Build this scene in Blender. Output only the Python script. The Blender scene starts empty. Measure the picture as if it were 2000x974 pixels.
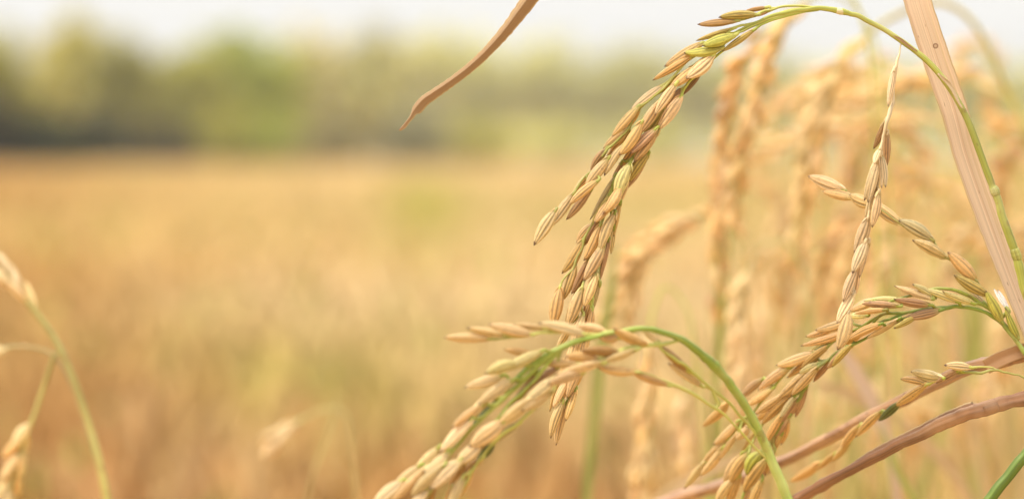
import bpy, math, random
import numpy as np
from mathutils import Vector, Matrix, noise as mnoise

random.seed(11)
rng = np.random.default_rng(11)
scene = bpy.context.scene
COL = scene.collection

# ------------------------------------------------------------------ camera
LENS, SENSOR = 105.0, 36.0
FPX = LENS / SENSOR * 2000.0          # focal length in photo pixels (photo is 2000 wide)
HORIZON = 306.0
CAMZ = 1.05
FOCUS = 0.70
PITCH = math.atan((487.0 - HORIZON) / FPX)
cam_d = bpy.data.cameras.new("camera")
cam = bpy.data.objects.new("camera", cam_d)
COL.objects.link(cam)
cam_d.lens = LENS
cam_d.sensor_width = SENSOR
cam_d.clip_start = 0.02
cam_d.clip_end = 8000
cam.location = (0, 0, CAMZ)
cam.rotation_euler = (math.pi / 2 - PITCH, 0, 0)
cam_d.dof.use_dof = True
cam_d.dof.focus_distance = FOCUS
cam_d.dof.aperture_fstop = 9.4
scene.camera = cam

# ------------------------------------------------------------------ light
SUN_EL, SUN_AZ = math.radians(55), math.radians(-112)      # azimuth measured from +Y towards +X
VEIL = 3.8
HAZE = 0.00045
world = bpy.data.worlds.new("World")
scene.world = world
world.use_nodes = True
wn, wl = world.node_tree.nodes, world.node_tree.links
wn.clear()
w_out = wn.new("ShaderNodeOutputWorld")
w_bg = wn.new("ShaderNodeBackground")
w_sky = wn.new("ShaderNodeTexSky")
w_sky.sky_type = 'NISHITA'
w_sky.sun_disc = False
w_sky.sun_elevation = SUN_EL
w_sky.sun_rotation = SUN_AZ
w_sky.air_density = 1.0
w_sky.dust_density = 4.0
w_hs = wn.new("ShaderNodeHueSaturation")
w_hs.inputs["Saturation"].default_value = 0.12
w_mix = wn.new("ShaderNodeMix")
w_mix.data_type = 'RGBA'
w_mix.inputs[0].default_value = 0.9
# bright overcast veil: like any cloud deck it is about three times brighter overhead than at the horizon
w_tc = wn.new("ShaderNodeTexCoord")
w_sep = wn.new("ShaderNodeSeparateXYZ")
w_ma = wn.new("ShaderNodeMath"); w_ma.operation = 'MULTIPLY_ADD'; w_ma.use_clamp = False
w_mx = wn.new("ShaderNodeMath"); w_mx.operation = 'MAXIMUM'; w_mx.inputs[1].default_value = 0.0
w_ma.inputs[1].default_value = 2.0 * VEIL
w_ma.inputs[2].default_value = VEIL
w_cc = wn.new("ShaderNodeVectorMath"); w_cc.operation = 'SCALE'
w_cc.inputs[0].default_value = (1.0, 1.0, 1.005)
wl.new(w_tc.outputs["Generated"], w_sep.inputs[0])
wl.new(w_sep.outputs[2], w_mx.inputs[0])
wl.new(w_mx.outputs[0], w_ma.inputs[0])
wl.new(w_ma.outputs[0], w_cc.inputs["Scale"])
wl.new(w_cc.outputs[0], w_mix.inputs[7])
wl.new(w_sky.outputs[0], w_hs.inputs["Color"])
wl.new(w_hs.outputs[0], w_mix.inputs[6])
wl.new(w_mix.outputs[2], w_bg.inputs["Color"])
w_bg.inputs["Strength"].default_value = 0.10
wl.new(w_bg.outputs[0], w_out.inputs["Surface"])

sun_d = bpy.data.lights.new("sun", 'SUN')
sun_d.energy = 1.5
sun_d.angle = math.radians(10)
sun_d.color = (1.0, 0.94, 0.84)
sun = bpy.data.objects.new("sun", sun_d)
COL.objects.link(sun)
_sd = Vector((math.sin(SUN_AZ) * math.cos(SUN_EL), math.cos(SUN_AZ) * math.cos(SUN_EL), math.sin(SUN_EL)))
sun.rotation_euler = _sd.to_track_quat('Z', 'Y').to_euler()

vs = scene.view_settings
vs.view_transform = 'Standard'
vs.look = 'None'
vs.exposure = 1.22
vs.gamma = 1.0
vs.use_curve_mapping = False
scene.cycles.use_denoising = True
scene.cycles.max_bounces = 8
scene.cycles.diffuse_bounces = 4
scene.cycles.transparent_max_bounces = 8

# ------------------------------------------------------------------ helpers
CAM_R = cam.rotation_euler.to_matrix()
CAM_X, CAM_Y, CAM_F = CAM_R @ Vector((1, 0, 0)), CAM_R @ Vector((0, 1, 0)), CAM_R @ Vector((0, 0, -1))


def P(px, py, d):
    """photo pixel -> point in the world at depth d (metres along the lens axis)"""
    return Vector((0, 0, CAMZ)) + CAM_F * d + CAM_X * ((px - 1000) / FPX * d) - CAM_Y * ((py - 487) / FPX * d)


PXM = FOCUS / FPX                      # metres per photo pixel in the focal plane


def tag(o, label=None, cat=None, group=None, kind=None):
    if label: o['label'] = label
    if cat: o['category'] = cat
    if group: o['group'] = group
    if kind: o['kind'] = kind
    return o


def thing(name, loc, label, cat, group=None):
    o = bpy.data.objects.new(name, None)
    o.empty_display_size = 0.02
    o.location = loc
    COL.objects.link(o)
    return tag(o, label, cat, group)


def child(o, parent):
    """world-space mesh o becomes a part of parent"""
    o.parent = parent
    if parent.type == 'EMPTY':
        o.matrix_parent_inverse = Matrix.Translation(-Vector(parent.location))
    return o


class MB:
    def __init__(s):
        s.v, s.f, s.uv, s.a = [], [], [], []

    def grid(s, rows, uvs, closed=False, att=None):
        """rows: list of rings of points"""
        b = len(s.v)
        n = len(rows[0])
        for i, r in enumerate(rows):
            for j, p in enumerate(r):
                s.v.append(tuple(p))
                s.uv.append(uvs[i][j])
                s.a.append(att[i][j] if att else 0.0)
        for i in range(len(rows) - 1):
            for j in range(n if closed else n - 1):
                k = (j + 1) % n
                s.f.append((b + i * n + j, b + i * n + k, b + (i + 1) * n + k, b + (i + 1) * n + j))
        return b, n

    def tube(s, pts, rad, sides=10, caps=True, groove=0.0):
        """pts: Vectors, rad: radii"""
        rows, uvs = [], []
        T = [(pts[min(i + 1, len(pts) - 1)] - pts[max(i - 1, 0)]).normalized() for i in range(len(pts))]
        up = Vector((0, 0, 1))
        if abs(T[0].dot(up)) > 0.9: up = Vector((0, 1, 0))
        N = (up - T[0] * up.dot(T[0])).normalized()
        L = 0
        for i, p in enumerate(pts):
            N = (N - T[i] * N.dot(T[i]))
            N = N.normalized() if N.length > 1e-6 else T[i].orthogonal().normalized()
            B = T[i].cross(N)
            if i: L += (pts[i] - pts[i - 1]).length
            rows.append([p + (N * math.cos(2 * math.pi * j / sides) + B * math.sin(2 * math.pi * j / sides)) * (rad[i] * (1 + groove * (math.cos(6 * math.pi * j / sides + L * 30) + 0.5 * math.cos(14 * math.pi * j / sides - L * 18) + 0.35 * mnoise.noise(Vector((j * 0.9, L * 220, 2.0))))) if groove else rad[i]) for j in range(sides)])
            uvs.append([(j / sides, L) for j in range(sides)])
        b, n = s.grid(rows, uvs, True)
        if caps:
            s.f.append(tuple(b + j for j in reversed(range(n))))
            e = b + (len(rows) - 1) * n
            s.f.append(tuple(e + j for j in range(n)))
        return s

    def build(s, name, mat, parent=None, color=None, smooth=True):
        me = bpy.data.meshes.new(name)
        me.from_pydata(s.v, [], s.f)
        uvl = me.uv_layers.new(name="uv")
        li = np.empty(len(me.loops), dtype=np.int32)
        me.loops.foreach_get("vertex_index", li)
        uvl.data.foreach_set("uv", np.array(s.uv, dtype=np.float32)[li].ravel())
        at = me.attributes.new("rib", 'FLOAT', 'POINT')
        at.data.foreach_set("value", np.array(s.a, dtype=np.float32))
        if smooth:
            me.polygons.foreach_set("use_smooth", np.ones(len(me.polygons), dtype=bool))
        me.materials.append(mat)
        o = bpy.data.objects.new(name, me)
        COL.objects.link(o)
        if color: o.color = (*color, 1)
        if parent: child(o, parent)
        return o


def spline(pts, per=10):
    """Catmull-Rom through Vectors (any dimension via tuples of floats)"""
    A = [np.array(p, dtype=float) for p in pts]
    A = [2 * A[0] - A[1]] + A + [2 * A[-1] - A[-2]]
    out = []
    for i in range(1, len(A) - 2):
        p0, p1, p2, p3 = A[i - 1:i + 3]
        d0, d1, d2 = (max(1e-6, np.linalg.norm(b - a)) ** 0.5 for a, b in ((p0, p1), (p1, p2), (p2, p3)))
        m1 = (p2 - p1) + d1 * ((p1 - p0) / d0 - (p2 - p0) / (d0 + d1))
        m2 = (p2 - p1) + d1 * ((p3 - p2) / d2 - (p3 - p1) / (d1 + d2))
        for k in range(per):
            t = k / per
            out.append((2 * t ** 3 - 3 * t * t + 1) * p1 + (t ** 3 - 2 * t * t + t) * m1 + (3 * t * t - 2 * t ** 3) * p2 + (t ** 3 - t * t) * m2)
    out.append(A[-2])
    return out


def curve3(px, dfun, per=10):
    """photo-pixel polyline (x, y, width_px[, extra depth]) -> 3D points and radii"""
    q = [(p[0], p[1], p[2], p[3] if len(p) > 3 else 0.0) for p in px]
    s = spline(q, per)
    pts, rad = [], []
    ph = px[0][0] * 0.13
    for i, (x, y, w, e) in enumerate(s):
        d = dfun(x, y) + e
        am = 0.9 if w < 12 else 0.7
        x += am * mnoise.noise(Vector((i * 0.16, ph, 0.3))) * 2; y += am * mnoise.noise(Vector((i * 0.16, ph, 7.7))) * 2
        w *= 1 + 0.16 * mnoise.noise(Vector((i * 0.23, ph, 4.1)))
        pts.append(P(x, y, d))
        rad.append(max(w, 0.6) * 0.5 * d / FPX)
    return pts, rad


# ------------------------------------------------------------------ materials
class NT:
    def __init__(s, name):
        s.m = bpy.data.materials.new(name)
        s.m.use_nodes = True
        s.t = s.m.node_tree
        s.t.nodes.clear()
        s.out = s.t.nodes.new("ShaderNodeOutputMaterial")

    def n(s, kind, **kw):
        o = s.t.nodes.new("ShaderNode" + kind)
        for k, v in kw.items(): setattr(o, k, v)
        return o

    def l(s, a, b): s.t.links.new(a, b)

    def val(s, sock, v):
        if hasattr(v, 'is_output') or hasattr(v, 'links'): s.l(v, sock)
        else: sock.default_value = v

    def math(s, op, a, b=0.0, c=None, clamp=False):
        o = s.n("Math", operation=op, use_clamp=clamp)
        s.val(o.inputs[0], a); s.val(o.inputs[1], b)
        if c is not None: s.val(o.inputs[2], c)
        return o.outputs[0]

    def ramp(s, x, lo, hi, a=0.0, b=1.0):
        o = s.n("MapRange", interpolation_type='SMOOTHSTEP')
        s.val(o.inputs[0], x)
        for i, v in zip((1, 2, 3, 4), (lo, hi, a, b)): o.inputs[i].default_value = v
        return o.outputs[0]

    def mix(s, f, a, b, mode='MIX'):
        o = s.n("Mix", data_type='RGBA', blend_type=mode)
        s.val(o.inputs[0], f)
        for sock, v in ((o.inputs[6], a), (o.inputs[7], b)):
            if isinstance(v, tuple): sock.default_value = (*v, 1)
            else: s.l(v, sock)
        return o.outputs[2]

    def scale(s, col, f):
        o = s.n("VectorMath", operation='SCALE')
        s.l(col, o.inputs[0]); s.val(o.inputs["Scale"], f)
        return o.outputs[0]

    def noise(s, vec, scale, detail=3, rough=0.55):
        o = s.n("TexNoise")
        s.l(vec, o.inputs["Vector"])
        o.inputs["Scale"].default_value = scale
        o.inputs["Detail"].default_value = detail
        o.inputs["Roughness"].default_value = rough
        return o.outputs["Fac"]

    def vec(s, v, mul=(1, 1, 1), add=None):
        o = s.n("VectorMath", operation='MULTIPLY_ADD')
        s.l(v, o.inputs[0]); o.inputs[1].default_value = mul
        if add is not None: s.l(add, o.inputs[2])
        return o.outputs[0]

    def finish(s, col, rough=0.5, spec=0.3, trans=0.1, height=None, bump=0.2, dist=0.0002):
        b = s.n("BsdfPrincipled")
        s.l(col, b.inputs["Base Color"])
        s.val(b.inputs["Roughness"], rough)
        b.inputs["Specular IOR Level"].default_value = spec
        if height is not None:
            bp = s.n("Bump")
            bp.inputs["Strength"].default_value = bump
            bp.inputs["Distance"].default_value = dist
            s.l(height, bp.inputs["Height"])
            s.l(bp.outputs[0], b.inputs["Normal"])
        if trans > 0:
            tr = s.n("BsdfTranslucent")
            s.l(col, tr.inputs["Color"])
            mx = s.n("MixShader")
            mx.inputs[0].default_value = trans
            s.l(b.outputs[0], mx.inputs[1]); s.l(tr.outputs[0], mx.inputs[2])
            s.l(mx.outputs[0], s.out.inputs["Surface"])
        else:
            s.l(b.outputs[0], s.out.inputs["Surface"])
        return s.m


def mat_grain():
    n = NT("rice_husk")
    tc = n.n("TexCoord"); oi = n.n("ObjectInfo"); at = n.n("Attribute", attribute_name="rib")
    sep = n.n("SeparateXYZ"); n.l(tc.outputs["Object"], sep.inputs[0])
    x = sep.outputs[0]
    cx = n.n("CombineXYZ")
    n.l(n.math('MULTIPLY', oi.outputs["Random"], 57.0), cx.inputs[0])
    n.l(n.math('MULTIPLY', oi.outputs["Random"], 91.0), cx.inputs[1])
    rv = cx.outputs[0]
    col = oi.outputs["Color"]
    streak = n.noise(n.vec(tc.outputs["Object"], (1.4, 11, 11), rv), 2.2, 4)
    col = n.scale(col, n.ramp(streak, 0.25, 0.75, 0.72, 1.22))
    # paler ribs, darker furrows
    col = n.scale(col, n.ramp(at.outputs["Fac"], -0.8, 0.9, 0.64, 1.30))
    # green or pale foot, brown rubbed patches, dark pointed tip
    foot = n.math('MULTIPLY', n.ramp(x, 0.0, 0.30, 1, 0), n.ramp(oi.outputs["Random"], 0.2, 0.9, 0.0, 0.6))
    col = n.mix(foot, col, (0.50, 0.43, 0.13))
    bl = n.noise(n.vec(tc.outputs["Object"], (2.4, 2.0, 2.0), rv), 1.6, 5, 0.65)
    blm = n.math('MULTIPLY', n.ramp(bl, 0.56, 0.72), n.ramp(oi.outputs["Random"], 0.1, 1.0, 0.2, 0.85))
    col = n.mix(blm, col, (0.22, 0.105, 0.045))
    sp = n.noise(n.vec(tc.outputs["Object"], (7, 5, 5), rv), 2.2, 2)
    col = n.mix(n.math('MULTIPLY', n.ramp(sp, 0.66, 0.73), 0.7), col, (0.16, 0.075, 0.04))
    tipn = n.math('ADD', x, n.math('MULTIPLY', n.math('SUBTRACT', bl, 0.5), 0.22))
    col = n.mix(n.math('MULTIPLY', n.ramp(tipn, 0.90, 0.985), 0.85), col, (0.10, 0.042, 0.028))
    h = n.noise(n.vec(tc.outputs["Object"], (14, 30, 30), rv), 3.0, 3)
    return n.finish(col, 0.42, 0.40, 0.24, h, 0.35, 0.00025)


def mat_stem(name, spot=(0.22, 0.10, 0.04), amount=0.5, pale=(0.52, 0.48, 0.17), rough=0.45, trans=0.08, streak=1.0):
    n = NT(name)
    tc = n.n("TexCoord"); oi = n.n("ObjectInfo")
    uv = n.n("UVMap", uv_map="uv")
    cx = n.n("CombineXYZ"); n.l(n.math('MULTIPLY', oi.outputs["Random"], 37.0), cx.inputs[0])
    n.l(n.math('MULTIPLY', oi.outputs["Random"], 83.0), cx.inputs[1])
    rv = cx.outputs[0]
    s = n.noise(n.vec(uv.outputs[0], (14, 16, 1), rv), 1.0, 3)
    col = n.scale(oi.outputs["Color"], n.ramp(s, 0.25, 0.75, 1 - 0.34 * streak, 1 + 0.30 * streak))
    g = n.noise(tc.outputs["Object"], 60.0, 4)
    col = n.mix(n.ramp(g, 0.42, 0.66, 0, 0.6), col, pale)
    g2 = n.noise(tc.outputs["Object"], 33.0, 2)
    col = n.scale(col, n.ramp(g2, 0.35, 0.65, 0.78, 1.12))
    b = n.noise(tc.outputs["Object"], 170.0, 4, 0.65)
    col = n.mix(n.math('MULTIPLY', n.ramp(b, 0.58, 0.68), amount), col, spot)
    v = n.n("TexVoronoi"); n.l(n.vec(uv.outputs[0], (3, 260, 1), rv), v.inputs["Vector"]); v.inputs["Scale"].default_value = 0.6
    col = n.mix(n.math('MULTIPLY', n.ramp(v.outputs["Distance"], 0.07, 0.13, 1, 0), amount * 0.9), col, (0.10, 0.045, 0.02))
    h = n.noise(n.vec(uv.outputs[0], (26, 40, 1), rv), 1.0, 3)
    return n.finish(col, rough, 0.35, trans, h, 0.35, 0.0003)


def mat_leaf(name, edge=(0.60, 0.43, 0.20), vein=(0.45, 0.24, 0.12), trans=0.22):
    n = NT(name)
    oi = n.n("ObjectInfo"); uv = n.n("UVMap", uv_map="uv")
    cx = n.n("CombineXYZ"); n.l(n.math('MULTIPLY', oi.outputs["Random"], 37.0), cx.inputs[0])
    rv = cx.outputs[0]
    sep = n.n("SeparateXYZ"); n.l(uv.outputs[0], sep.inputs[0])
    u = sep.outputs[0]
    fine = n.noise(n.vec(uv.outputs[0], (60, 6, 1), rv), 1.0, 3)
    broad = n.noise(n.vec(uv.outputs[0], (9, 7, 1), rv), 1.0, 3)
    col = n.scale(oi.outputs["Color"], n.ramp(fine, 0.25, 0.75, 0.78, 1.14))
    col = n.mix(n.ramp(broad, 0.50, 0.70, 0, 0.40), col, vein)
    col = n.mix(n.math('MULTIPLY', n.ramp(broad, 0.46, 0.36), 0.5), col, edge)
    d = n.math('ABSOLUTE', n.math('SUBTRACT', u, 0.5))
    en = n.noise(n.vec(uv.outputs[0], (3, 120, 1), rv), 1.0, 3)
    eg = n.ramp(n.math('ADD', d, n.math('MULTIPLY', n.math('SUBTRACT', en, 0.5), 0.10)), 0.42, 0.49)
    col = n.mix(n.math('MULTIPLY', eg, 0.8), col, edge)
    v = n.n("TexVoronoi"); n.l(n.vec(uv.outputs[0], (0.9, 140, 1), rv), v.inputs["Vector"]); v.inputs["Scale"].default_value = 1.0
    dd = v.outputs["Distance"]
    ring = n.math('MULTIPLY', n.ramp(dd, 0.085, 0.10, 1, 0), n.ramp(dd, 0.03, 0.06, 0.35, 1))
    vr = n.n("SeparateColor"); n.l(v.outputs["Color"], vr.inputs[0])
    ring = n.math('MULTIPLY', ring, n.ramp(vr.outputs[0], 0.78, 0.8))
    col = n.mix(n.math('MULTIPLY', ring, 0.8), col, (0.24, 0.12, 0.06))
    sp = n.noise(n.vec(uv.outputs[0], (14, 260, 1), rv), 1.0, 2)
    col = n.mix(n.math('MULTIPLY', n.ramp(sp, 0.70, 0.75), 0.7), col, (0.20, 0.09, 0.045))
    h = n.noise(n.vec(uv.outputs[0], (44, 4, 1), rv), 1.0, 2)
    return n.finish(col, 0.5, 0.3, trans, h, 0.5, 0.0004)


def mat_attr(name, trans=0.2, rough=0.7, nscale=None):
    n = NT(name)
    a = n.n("Attribute", attribute_name="col")
    col = a.outputs["Color"]
    if nscale:
        tc = n.n("TexCoord")
        nn = n.noise(tc.outputs["Object"], nscale, 4)
        col = n.scale(col, n.ramp(nn, 0.25, 0.75, 0.8, 1.2))
    return n.finish(col, rough, 0.2, trans)


def mat_soil():
    n = NT("field_soil")
    tc = n.n("TexCoord")
    a = n.noise(tc.outputs["Object"], 0.12, 5)
    b = n.noise(tc.outputs["Object"], 3.0, 6, 0.7)
    col = n.mix(n.ramp(a, 0.35, 0.65), (0.50, 0.33, 0.13), (0.44, 0.27, 0.10))
    col = n.scale(col, n.ramp(b, 0.3, 0.7, 0.7, 1.15))
    return n.finish(col, 0.9, 0.1, 0.0, b, 0.5, 0.03)


def mat_bark():
    n = NT("bark")
    tc = n.n("TexCoord")
    b = n.noise(n.vec(tc.outputs["Object"], (6, 6, 1.2)), 2.0, 5, 0.7)
    col = n.mix(b, (0.10, 0.075, 0.05), (0.24, 0.19, 0.13))
    return n.finish(col, 0.9, 0.1, 0.0, b, 0.6, 0.03)


M_GRAIN = mat_grain()
M_STEM = mat_stem("green_stem_skin")
M_DRY = mat_stem("dry_stalk_skin", spot=(0.16, 0.07, 0.035), amount=0.55, pale=(0.42, 0.25, 0.135), rough=0.55, trans=0.0, streak=1.25)
M_WITHER = mat_stem("withered_branch_skin", spot=(0.34, 0.19, 0.08), amount=0.5, pale=(0.72, 0.57, 0.36), trans=0.12)
M_LEAF = mat_leaf("dry_leaf_skin")
M_FIELD = mat_attr("rice_field_blades", 0.25)
M_CROWN = mat_attr("tree_leaves", 0.5)
M_SOIL = mat_soil()
M_BARK = mat_bark()


# ------------------------------------------------------------------ grain meshes
def grain_mesh(seed, hi=True, husk=False, fat=1.0):
    r = random.Random(seed)
    nx, nt = (22, 40) if hi else (9, 12)
    squash = 0.48 if husk else 0.74
    ribs = [(math.radians(a + r.uniform(-7, 7)), 0.8 + 0.4 * r.random()) for a in (48, 92, 128, 228, 272, 312, 0, 180)]
    seams = [math.radians(a + r.uniform(-6, 6)) for a in (110, 70 if husk else 290, 250)]
    bend = r.uniform(-0.10, 0.20)
    skew = r.uniform(0.76, 0.96)
    beak = r.uniform(-0.05, 0.05)
    amp = (0.15 if husk else 0.07) if hi else 0.05
    mb = MB()
    rows, uvs, att = [], [], []

    def dist(a, b):
        d = (a - b) % (2 * math.pi)
        return min(d, 2 * math.pi - d)
    for i in range(nx):
        t = i / (nx - 1)
        t = 0.5 - 0.5 * math.cos(math.pi * t) if hi else t
        rad = max(math.sin(math.pi * min(1, t ** skew)), 0) ** 0.62 * fat
        if t < 0.12: rad = max(rad, 0.30 * (1 - t * 2))
        if t > 0.9: rad = rad * (1 - 0.45 * (t - 0.9) / 0.1) + 0.025
        fade = math.sin(math.pi * t) ** 0.5
        oy = bend * 4 * t * (1 - t) + beak * max(0, (t - 0.85) / 0.15) ** 2
        ring, uvr, ar = [], [], []
        for j in range(nt):
            th = 2 * math.pi * j / nt
            rb = sum(h * math.exp(-(dist(th, a) / 0.17) ** 2) for a, h in ribs)
            sm = sum(math.exp(-(dist(th, a) / 0.12) ** 2) for a in seams)
            k = 1 + amp * fade * (rb - 1.5 * sm)
            ring.append((t, 0.5 * rad * k * math.cos(th) + oy, 0.5 * squash * rad * k * math.sin(th)))
            uvr.append((j / nt, t)); ar.append((rb - 1.3 * sm) * fade)
        rows.append(ring); uvs.append(uvr); att.append(ar)
    b, n = mb.grid(rows, uvs, True, att)
    mb.f.append(tuple(b + j for j in reversed(range(n))))
    mb.f.append(tuple(b + (nx - 1) * n + j for j in range(n)))
    if hi:                                                     # two small glumes hugging the foot
        for sgn in (-1, 1):
            rr, uu = [], []
            for i in range(7):
                t = i / 6
                w = 0.16 * math.sin(math.pi * (0.15 + 0.85 * t)) + 0.01
                cy = sgn * (0.10 + 0.32 * t ** 0.8 * fat)
                ln = 0.25 + 0.05 * sgn
                rr.append([(-0.02 + ln * t, cy + 0.035 * math.cos(a) * (1 - t) * 2, w * math.sin(a) * 0.9) for a in [2 * math.pi * q / 8 for q in range(8)]])
                uu.append([(q / 8, t) for q in range(8)])
            b, n = mb.grid(rr, uu, True, [[0.9] * 8] * 7)
            mb.f.append(tuple(b + q for q in reversed(range(8))))
            mb.f.append(tuple(b + 48 + q for q in range(8)))
    o = mb.build("grain", M_GRAIN)
    me = o.data
    bpy.data.objects.remove(o)
    return me


G_HI = [grain_mesh(s, fat=0.9 + 0.04 * (s % 5)) for s in range(10)]
G_HUSK = [grain_mesh(20 + s, husk=True) for s in range(6)]
G_LO = [grain_mesh(40 + s, hi=False) for s in range(4)]

PAL = {
    'T': (0.66, 0.45, 0.20), 'O': (0.63, 0.39, 0.14), 'P': (0.68, 0.49, 0.235), 'W': (0.68, 0.50, 0.27),
    'G': (0.46, 0.42, 0.075), 'g': (0.64, 0.52, 0.20), 'Y': (0.51, 0.37, 0.095), 'B': (0.46, 0.27, 0.125),
    'D': (0.22, 0.13, 0.065), 'K': (0.58, 0.46, 0.22), 'X': (0.13, 0.15, 0.04), 'V': (0.74, 0.70, 0.64), 'R': (0.42, 0.235, 0.07),
}


def jit(c, a=0.10):
    k = 1 + random.uniform(-a, a)
    return tuple(max(0.01, min(0.85, v * k * (1 + random.uniform(-a, a) * 0.35))) for v in c)


def place_grain(parent, a, b, w, col, husk=False, lo=False, roll=None):
    """grain from foot a to tip b (world), width w (m)"""
    ax = b - a
    L = ax.length
    X = ax.normalized()
    V = -CAM_F
    Z = (V - X * V.dot(X)).normalized()
    Y = Z.cross(X)
    ro = random.uniform(-0.8, 0.8) if roll is None else roll
    Z2 = Z * math.cos(ro) + Y * math.sin(ro)
    Y2 = Z2.cross(X)
    if random.random() < 0.5: Y2, Z2 = -Y2, -Z2
    me = random.choice(G_LO if lo else (G_HUSK if husk else G_HI))
    o = bpy.data.objects.new("grain", me)
    COL.objects.link(o)
    w *= random.uniform(0.88, 1.12)
    M = Matrix(((X.x * L, Y2.x * w, Z2.x * w, a.x), (X.y * L, Y2.y * w, Z2.y * w, a.y), (X.z * L, Y2.z * w, Z2.z * w, a.z), (0, 0, 0, 1)))
    o.parent = parent
    o.matrix_basis = M
    o.color = (*jit(col), 1)
    return o


def closest(pts, q):
    best, bi = 1e9, 0
    for i, p in enumerate(pts):
        d = (p - q).length_squared
        if d < best: best, bi = d, i
    return bi, math.sqrt(best)


def parse(txt):
    out = []
    for ln in txt.strip().split(';'):
        t = ln.split()
        if not t: continue
        out.append((float(t[0]), float(t[1]), float(t[2]), float(t[3]), float(t[4]), t[5], float(t[6]) if len(t) > 6 else 0.0, t[7] if len(t) > 7 else ''))
    return out


LAYER = 0.0021


def traced_panicle(label, group, stem_px, branches, grains, dfun, stem_col, gl_scale=1.15, gw_scale=1.08, stem_mat=None, name="rice_stalk", cat="rice stalk", stem_name="stem"):
    """branches: list of (px polyline, colour, material, key). grains carry a key to force their branch, else the nearest one"""
    sp, sr = curve3(stem_px, dfun)
    root = thing(name, Vector((sp[-1].x, sp[-1].y, 0)), label, cat, group)
    mb = MB(); mb.tube(sp, sr, 14)
    mb.build(stem_name, stem_mat or M_STEM, root, stem_col)
    bl = []
    for px, colr, mat, key in branches:
        bp, br = curve3(px, dfun, 8)
        m = MB(); m.tube(bp, br, 9)
        bl.append([bp, m, colr, mat, key, [], br])
    for (bx, by, tx, ty, w, c, lay, key) in parse(grains):
        d = dfun(bx, by) + lay * LAYER
        a = P(bx, by, d)
        Lp = math.hypot(tx - bx, ty - by)
        short = math.sqrt(max(0, 64 ** 2 - Lp ** 2)) * 0.45 * PXM if Lp < 62 else 0
        d2 = dfun(tx, ty) + lay * LAYER + short * (1 if lay > 0 else -1) * 0.8 + random.uniform(-0.0006, 0.0006)
        b = P(tx, ty, d2)
        a, b = a - (b - a) * (gl_scale - 1) * 0.4, a + (b - a) * (1 + (gl_scale - 1) * 0.6)
        cand = [e for e in bl if e[4] == key] if key else [e for e in bl if not e[4]]
        best, bi, bd = None, 0, 1e9
        for e in cand:
            i, dd = closest(e[0], a)
            if dd < bd: best, bi, bd = e, i, dd
        # pedicel: leaves the branch a little above the foot of the grain
        k = max(0, bi - 5)
        p0 = best[0][k]
        mid = p0.lerp(a, 0.55) + (best[0][bi] - p0) * 0.2
        ax = (b - a).normalized()
        q = [p0, mid, a - ax * 0.0004, a + ax * 0.0008]
        q = [Vector(v) for v in spline(q, 4)]
        if bd < 0.006:
            best[1].tube(q, [0.00030 + 0.00013 * i / len(q) for i in range(len(q))], 7)
        best[5].append((a, b, w * gw_scale * (1.2 if key == 'd' else 1.12 if key == 'w' else 1) * d / FPX, PAL[c[0]], len(c) > 1 or c in 'PKVW'))
    for bp, m, colr, mat, key, gl, br in bl:
        o = m.build("branch", mat, root, colr)
        for a, b, w, c, husk in gl:
            place_grain(o, a, b, w, c, husk)
    return root


GREEN = (0.37, 0.40, 0.06)
GREEN_P = (0.48, 0.46, 0.10)
GREEN_D = (0.24, 0.31, 0.04)

# ------------------------------------------------------------------ setting
def np_mesh(name, V, F, mat, col=None, smooth=False):
    me = bpy.data.meshes.new(name)
    V = np.asarray(V, dtype=np.float32); F = np.asarray(F, dtype=np.int32)
    me.vertices.add(len(V)); me.vertices.foreach_set("co", V.ravel())
    me.loops.add(F.size); me.loops.foreach_set("vertex_index", F.ravel())
    me.polygons.add(len(F)); me.polygons.foreach_set("loop_start", np.arange(0, F.size, F.shape[1], dtype=np.int32))
    if smooth: me.polygons.foreach_set("use_smooth", np.ones(len(F), dtype=bool))
    me.update(calc_edges=True)
    if col is not None:
        at = me.attributes.new("col", 'FLOAT_COLOR', 'POINT')
        c4 = np.concatenate([np.asarray(col, dtype=np.float32), np.ones((len(V), 1), dtype=np.float32)], axis=1)
        at.data.foreach_set("color", c4.ravel())
    me.materials.append(mat)
    o = bpy.data.objects.new(name, me)
    COL.objects.link(o)
    return o


def ground_sheet():
    ys = [-6, -2, 0, 1, 2, 3, 5, 8, 12, 20, 35, 60, 100, 180, 320, 600, 1200, 2500, 5000]
    xs = [-4000, -1500, -500, -150, -50, -15, -5, -2, 0, 2, 5, 15, 50, 150, 500, 1500, 4000]
    V = [(x, y, -0.012 + 0.012 * math.sin(x * 1.7 + y) * (abs(x) < 40 and y < 60)) for y in ys for x in xs]
    n = len(xs)
    F = [(j * n + i, j * n + i + 1, (j + 1) * n + i + 1, (j + 1) * n + i) for j in range(len(ys) - 1) for i in range(n - 1)]
    tag(np_mesh("ground", V, F, M_SOIL, smooth=True), kind="structure")


ground_sheet()


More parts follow.
